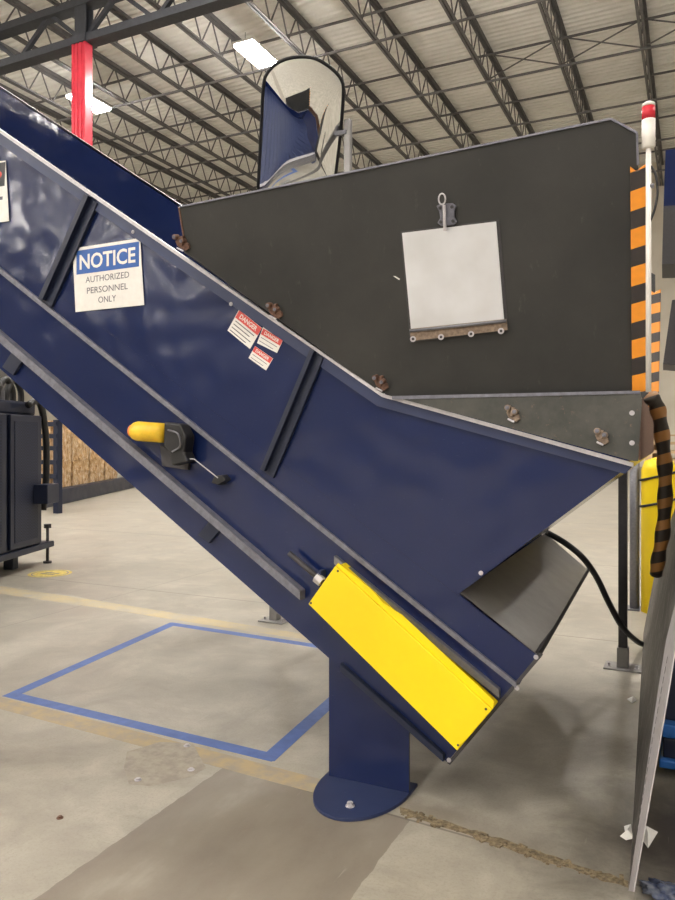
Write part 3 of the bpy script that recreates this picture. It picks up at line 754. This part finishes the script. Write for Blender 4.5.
# ------------------------------------------------------------------ blue rack at far right bottom
p = PF(668, 800)
rk = thing('blue_cart', 'glossy blue low cart partly cut off by the right picture edge', 'cart', (p.x + .35, p.y + .2, 0))
def cart_box(nm, px, py0, py1, t, wd, dp, mat):
    a = PT(px, py0, t); b = PT(px, py1, t)
    return obj(nm, box(B(), a.x, a.x + wd, a.y - .02, a.y + dp, b.z, a.z), mat, rk, bevel=.008)
cart_box('deck', 662, 722, 736, 3.3, .8, 1.1, M['blue_plastic'])
cart_box('lower_rail', 659, 757, 766, 3.3, .8, 1.1, M['blue_plastic'])
cart_box('side_board', 663, 736, 757, 3.32, .76, 1.0, M['dark_navy'])
cart_box('upper_bin', 665, 640, 722, 3.35, .7, 1.0, M['dark_navy'])
a = PT(662, 766, 3.3)
for sx in (.08, .72):
    for sy in (.1, 1.0):
        obj('caster', tube(B(), [(a.x + sx - .02, a.y + sy, .05), (a.x + sx + .02, a.y + sy, .05)], .05, 16), M['black'], rk, True)
        obj('caster_stem', box(B(), a.x + sx - .015, a.x + sx + .015, a.y + sy - .015, a.y + sy + .015, .06, a.z + .002), M['steel_dark'], rk)

# ------------------------------------------------------------------ floor marks
def decal(name, label, cat, px, mat, z=.0015, kind=None):
    return tag(obj(name, prism(B(), [PF(x, y) for x, y in px], (0, 0, z)), mat), label, cat, kind=kind)
def tape(px0, px1, w, mat):
    a, b = PF(*px0), PF(*px1); a.z = b.z = .001
    return a, b
bm = B()
cor = [PF(12, 695), PF(270, 757), PF(382, 656), PF(172, 624)]
for i in range(4):
    a, b = cor[i], cor[(i + 1) % 4]; d = (b - a).normalized(); w = .08
    s_ = Vector((-d.y, d.x, 0)) * w / 2; e = d * w * .45
    zz0 = .0008 + .0004 * (i % 2)
    prism(bm, [a - e - s_, b + e - s_, b + e + s_, a - e + s_], (0, 0, zz0))
tag(obj('floor_tape', bm, M['tape_blue']), 'blue tape rectangle stuck on the concrete floor behind the leg', 'floor tape')
decal('floor_tape', 'worn tan tape line along the floor seam left of the conveyor leg', 'floor tape',
      ((-60, 676), (0, 697), (120, 727), (320, 779), (322, 795), (110, 738), (0, 709), (-60, 690)), M['tape_tan'], .0006)
decal('floor_tape', 'faded yellow tape line crossing the floor near the blue cabinet', 'floor tape',
      ((-60, 577), (0, 586), (100, 601), (205, 618), (322, 637), (322, 642), (200, 624), (100, 608), (0, 594), (-60, 586)), M['tape_yellow'], .0006)
bm = B(); ps_ = []
for k in range(90):
    f = random.random(); x = 402 + 225 * f; y = 812 + (884 - 812) * f + random.uniform(-4.5, 4.5)
    p = PF(x, y); r = random.uniform(.004, .013)
    M_ = Matrix.Translation(p) @ Matrix.Rotation(random.uniform(0, 6), 4, 'Z')
    box(bm, -r, r * 1.3, -r * .6, r * .6, 0, r * .5, M_)
o = obj('joint_rubble', bm, M['rubble']); tag(o, 'crumbled debris filling the floor joint right of the conveyor leg', 'debris', kind='stuff')
up_, dn_ = [], []
for k in range(26):
    f = k / 25; x = 400 + 228 * f; y = 810 + 74 * f
    up_.append((x, y - 3.5 - random.uniform(-1.5, 1.5))); dn_.append((x, y + 4 + random.uniform(-1.5, 1.5)))
decal('joint_filler', 'brown crumbled joint filler strip in the floor right of the leg', 'floor joint', up_ + dn_[::-1], M['rubble'], .0008)
# old anchor plate patch
decal('anchor_patch', 'greyish patch left on the floor where a base plate stood, three bolts in it', 'floor patch',
      ((127, 752), (160, 742), (193, 744), (206, 768), (190, 777), (150, 786), (129, 784), (124, 768)), M['ghost'], .0007)
for i, (p, w_) in enumerate((((138, 780), 'near left'), ((191, 770), 'near right'), ((187, 746), 'far right'))):
    q = PF(*p); b = obj('floor_bolt', bolt(B(), q + Vector((0, 0, .0007)), (0, 0, 1), .011, .008), M['edge_light'])
    tag(b, 'small cut bolt at the %s corner of the old floor patch' % w_, 'bolt')
q = PF(60, 818); tag(obj('floor_bolt', bolt(B(), q, (0, 0, 1), .009, .008), M['rust']), 'small rusty bolt alone on the bare floor at lower left', 'bolt')
# round sticker
q = PF(50, 573.5)
fs = thing('floor_sticker', 'round yellow floor sticker near the foot of the blue cabinet', 'floor sticker', tuple(q))
circ = lambda r, z: [(q.x + r * math.cos(k * PI / 20), q.y + r * math.sin(k * PI / 20), z) for k in range(40)]
obj('disc', prism(B(), circ(.235, 0), (0, 0, .001)), M['disc_yellow'], fs)
bm = B()
outer, inner = circ(.2, .0012), circ(.185, .0012)
vo = [bm.verts.new(c) for c in outer]; vi = [bm.verts.new(c) for c in inner]
for k in range(40): bm.faces.new((vo[k], vo[(k + 1) % 40], vi[(k + 1) % 40], vi[k]))
box(bm, q.x - .1, q.x + .1, q.y - .05, q.y - .02, .001, .0014); box(bm, q.x - .1, q.x + .1, q.y + .02, q.y + .05, .001, .0014)
obj('print', bm, M['edge_mid'], fs)
# paper scraps
def scrap(name, label, pxs, lift):
    bm = B(); vs = [bm.verts.new(PF(x, y, .004 + l)) for (x, y), l in zip(pxs, lift)]; c = bm.verts.new(sum((v.co for v in vs), Vector()) / len(vs) + Vector((0, 0, .012)))
    for i in range(len(vs)): bm.faces.new((vs[i], vs[(i + 1) % len(vs)], c))
    o = obj(name, bm, M['paper']); md = o.modifiers.new('s', 'SOLIDIFY'); md.thickness = .0015
    tag(o, label, 'paper')
scrap('paper_scrap', 'crumpled white paper bit left of the guard sheet foot', ((620, 836), (625, 832), (624, 826), (631, 824), (632, 832), (634, 838), (626, 840)), (0, .01, 0, .02, 0, .01, 0))
scrap('paper_scrap', 'flat torn white paper right of the guard sheet foot', ((641, 838), (645, 825), (658, 832), (648, 848)), (0, .02, 0, .005))
scrap('paper_scrap', 'tiny white paper scrap beside the guard sheet near the post base', ((627, 699), (633, 696), (637, 700), (632, 703)), (0, .01, 0, 0))
q = PF(664, 893); bm = B(); bmesh.ops.create_icosphere(bm, subdivisions=4, radius=1)
from mathutils import noise as mn
for v_ in bm.verts:
    n_ = mn.noise(v_.co * 1.9) * .55 + mn.noise(v_.co * 5) * .3
    v_.co = v_.co * (1 + n_); v_.co = Vector((v_.co.x * .062, v_.co.y * .045, max(0, v_.co.z + .35) * .022))
bmesh.ops.translate(bm, vec=q, verts=bm.verts)
wm = NT('pale_blue_film'); wm.set(wm.ramp(wm.noise(wm.coord(), 25, 2, .5), [(.4, srgb(74, 84, 112)), (.7, srgb(140, 145, 155))]), .2)
tag(obj('plastic_wrap', bm, wm.m, None, True), 'crumpled bluish plastic film on the floor at the lower right corner', 'plastic film')

# ------------------------------------------------------------------ blue cabinet machine at left
q2 = PT(51, 545, 9.1); q1 = PT(0, 560, 7.95); q2.z = q1.z = 0
U = (q1 - q2).normalized(); V = Vector((U.y, -U.x, 0))
if V.dot(Vector((-1, 0, 0))) < 0: V = -V
pn = V.copy()
def QP(px, py): return onp(px, py, q2, pn)
mc_ = thing('power_unit', 'tall dark navy machine cabinet standing at the left picture edge', 'cabinet', tuple(q2 + U + V * .6))
def qbox(nm, u0, u1, v0, v1, z0, z1, mat, par=None, bev=.008):
    Mq = Matrix(((U.x, V.x, 0, q2.x), (U.y, V.y, 0, q2.y), (0, 0, 1, 0), (0, 0, 0, 1)))
    return obj(nm, box(B(), u0, u1, v0, v1, z0, z1, Mq), mat, par or mc_, bevel=bev)
def uof(px): 
    return (QP(px, 480) - q2).dot(U)
ZTOP = QP(30, 415).z
qbox('body', uof(42), 3.6, .02, 1.2, .27, ZTOP, M['dark_navy'])
qbox('base_frame', -.02, 3.7, -.03, 1.25, .2, .27, M['dark_navy'])
t = NT('mesh_screen'); v = t.coord((1, 1, 1)); w = t.node('ShaderNodeTexChecker'); w.inputs['Scale'].default_value = 60; t.link(v, w.inputs['Vector'])
t.set(t.mix(w.outputs['Fac'], srgb(16, 20, 34), srgb(36, 44, 70)), .6); scr = t.m
for a, b in ((40, 9), (5, -40)):
    f = qbox('door', uof(a), uof(b), -.02, .018, .29, ZTOP - .01, M['dark_navy'])
    qbox('screen', uof(a) + .1, uof(b) - .08, -.026, -.02, .36, ZTOP - .08, scr, f, 0)
qbox('junction_box', uof(43), uof(31), -.2, -.03, QP(37, 503).z, QP(37, 484).z, M['dark_navy'])
qbox('top_tank', uof(44), 3.2, .1, 1.0, ZTOP, ZTOP + .16, M['dark_navy'], None, .03)
for pxx in (6, 14, 25, 33):
    c0_ = QP(pxx, 410); vv = V * .15
    hp = [c0_ + vv + Vector((0, 0, -.05)), c0_ + vv + Vector((0, 0, .22)), c0_ + vv + U * .15 + Vector((0, 0, .34)), c0_ + vv + U * .3 + Vector((0, 0, .2)), c0_ + vv + U * .35 + Vector((0, 0, -.05))]
    obj('hose', tube(B(), spline(hp, 6), .035, 10), M['black'] if pxx != 14 else M['steel_grey'], mc_, True)
hp = [QP(28, 405), QP(37, 401), QP(42, 410), QP(46, 440), QP(46, 480), QP(43, 510)]
obj('hose', tube(B(), spline(hp, 6), .04, 10), M['black'], mc_, True)
qf = PF(47.5, 563); fz = lambda py: PT(47, py, (qf - CAM).dot(Vector((-SN, CS, 0)))).z
ft = obj('levelling_bolt', tube(B(), [(qf.x, qf.y, .02), (qf.x, qf.y, fz(527))], .018, 10), M['steel_dark'], mc_, True)
obj('foot_pad', tube(B(), [(qf.x, qf.y, 0), (qf.x, qf.y, .025)], .05, 14), M['steel_dark'], ft)
obj('bolt_head', tube(B(), [(qf.x, qf.y, fz(528)), (qf.x, qf.y, fz(524))], .045, 6), M['steel_dark'], ft)
obj('foot_bracket', bar(B(), Vector((qf.x, qf.y, .23)) - V * .06, Vector((qf.x, qf.y, .23)) + V * .3 , .1, .05), M['dark_navy'], mc_)
for uu in (.4, 3.4):
    for v_ in (.2, 1.0): qbox('foot', uu, uu + .12, v_, v_ + .12, 0, .2, M['dark_navy'])
# ladder-like rack behind
tr = 15.3
a = PT(44, 500, tr); b = PT(62, 500, tr)
rk2 = thing('baler_frame', 'dark blue ribbed baler frame behind the cabinet, in front of the bales', 'baler', (a.x, a.y, 0))
for i, py in enumerate((424, 436, 448, 462, 476, 490)):
    zc = PT(50, py, tr).z
    obj('rib', box(B(), a.x - 1.6, b.x, a.y, a.y + .15, zc - .05, zc + .04), M['dark_navy'], rk2)
obj('post', box(B(), b.x - .1, b.x + .02, a.y + .02, a.y + .15, 0, PT(50, 420, tr).z), M['dark_navy'], rk2)
obj('post', box(B(), a.x - 1.6, a.x - 1.48, a.y + .02, a.y + .15, 0, PT(50, 420, tr).z), M['dark_navy'], rk2)
# low dark-blue rail in front of bales
c0, c1 = PF(56, 506), PF(141, 486)
d_ = (c1 - c0).normalized(); nrm = Vector((-d_.y, d_.x, 0)) * .25
hh = Vector((0, 0, .36))
bm = prism(B(), [c0 - d_ * 2, c1, c1 + nrm, c0 - d_ * 2 + nrm], hh)
tag(obj('floor_rail', bm, M['dark_navy'], bevel=.03), 'low dark blue steel beam lying in front of the cardboard bales', 'steel beam')
# bales
def bale_bm(w, d, h):
    bm = B(); bmesh.ops.create_cube(bm, size=1); bmesh.ops.scale(bm, vec=(w, d, h), verts=bm.verts)
    bmesh.ops.subdivide_edges(bm, edges=bm.edges, cuts=10, use_grid_fill=True)
    for v_ in bm.verts:
        rr_ = random.Random(int(v_.co.x * 9 + 50) * 991 + int(v_.co.y * 9 + 50)).uniform(-.03, .03)
        v_.co += Vector((rr_ + random.uniform(-.02, .02), rr_ + random.uniform(-.02, .02), random.uniform(-.015, .0) if v_.co.z > 0 else max(0, rr_) * .2))
    return bm
BW, BD, BH = 1.25, 1.0, .98
ang = math.atan2(d_.y, d_.x)
bt0 = None
lv = ('bottom', 'middle')
cols = ('nearest the blue baler frame', 'second from the baler frame', 'third from the baler frame', 'fourth from the baler frame', 'farthest from the baler frame')
for r_ in range(2):
    for k in range(5):
        if bt0 is None:
            bt0 = bo = obj('cardboard_bale', bale_bm(BW, BD, BH), M['bale']); bo['category'] = 'bale'; bo['group'] = 'cardboard bales stacked by the wall'
        else:
            bo = bt0.copy(); COL.objects.link(bo)
        base = c0 + nrm * (1 + 2.2) + d_ * (-.1 + k * 1.32)
        bo.location = (base.x, base.y, BH / 2 + r_ * (BH + .0)); bo.rotation_euler = (0, 0, ang)
        bo['label'] = 'tan cardboard bale, %s row, %s' % (('bottom', 'upper')[r_], cols[k])
# ------------------------------------------------------------------ right background: pallets, tall blue machine
pp_ = PT(690, 470, 11.5)
p0 = None
ords = ['bottom', 'second', 'third', 'fourth', 'fifth', 'sixth', 'seventh', 'eighth', 'ninth', 'tenth', 'eleventh', 'topmost']
for k in range(12):
    if p0 is None:
        bm = B()
        for x in (-.55, 0, .55): box(bm, x - .05, x + .05, -.5, .5, .02, .11)
        for i in range(7): box(bm, -.6, .6, -.5 + i * .15, -.5 + i * .15 + .1, .11, .13)
        for i in range(3): box(bm, -.6, .6, -.5 + i * .45, -.5 + i * .45 + .1, 0, .02)
        p0 = po = obj('wooden_pallet', bm, M['wood'])
    else: po = p0.copy(); COL.objects.link(po)
    po.location = (pp_.x, pp_.y, k * .132); po.rotation_euler = (0, 0, random.uniform(-.05, .05))
    tag(po, 'wooden pallet, %s of the stack at the right edge' % (ords[k] + (' from the bottom' if 0 < k < 11 else '')), 'pallet', 'pallets stacked beyond the hopper')
tm = 12.5
def tp(px, py): return PT(px, py, tm)
a = tp(664, 150); twr = thing('sorting_tower', 'tall blue and grey machine tower at the right edge in the distance', 'machine', (a.x + 1.5, a.y, 0))
off_ = Vector((0, 1.6, 0))
R90 = Vector((CS, SN, 0))
def tower_panel(nm, pts, mat, dd=1.2):
    obj(nm, prism(B(), [tp(*p) for p in pts], Vector((ray(664, 200).x, ray(664, 200).y, 0)).normalized() * dd), mat, twr)
tower_panel('blue_hood', ((665.5, 150), (760, 140), (760, 200), (663.5, 206)), M['navy'])
tower_panel('grey_chute', ((663.5, 206), (760, 200), (760, 262), (662, 264)), M['steel_dark'])
tower_panel('lower_chute', ((672, 300), (760, 290), (760, 372), (663, 364)), M['steel_dark'])
for px in (725, 755):
    b = tp(px, 440); obj('tower_leg', box(B(), b.x - .1, b.x + .1, b.y - .1 + .6, b.y + .1 + .6, 0, tp(px, 200).z), M['dark_navy'], twr)

# ------------------------------------------------------------------ world / view
w = bpy.data.worlds.new('world'); S.world = w; w.use_nodes = True
w.node_tree.nodes['Background'].inputs[0].default_value = (.8, .85, 1, 1); w.node_tree.nodes['Background'].inputs[1].default_value = .3
S.view_settings.view_transform = 'Standard'; S.view_settings.look = 'None'; S.view_settings.gamma = 1
S.view_settings.exposure = -0.06; S.view_settings.use_curve_mapping = False
S.cycles.use_denoising = True
S.cycles.max_bounces = 8; S.cycles.diffuse_bounces = 5; S.cycles.glossy_bounces = 4
S.cycles.sample_clamp_indirect = 6
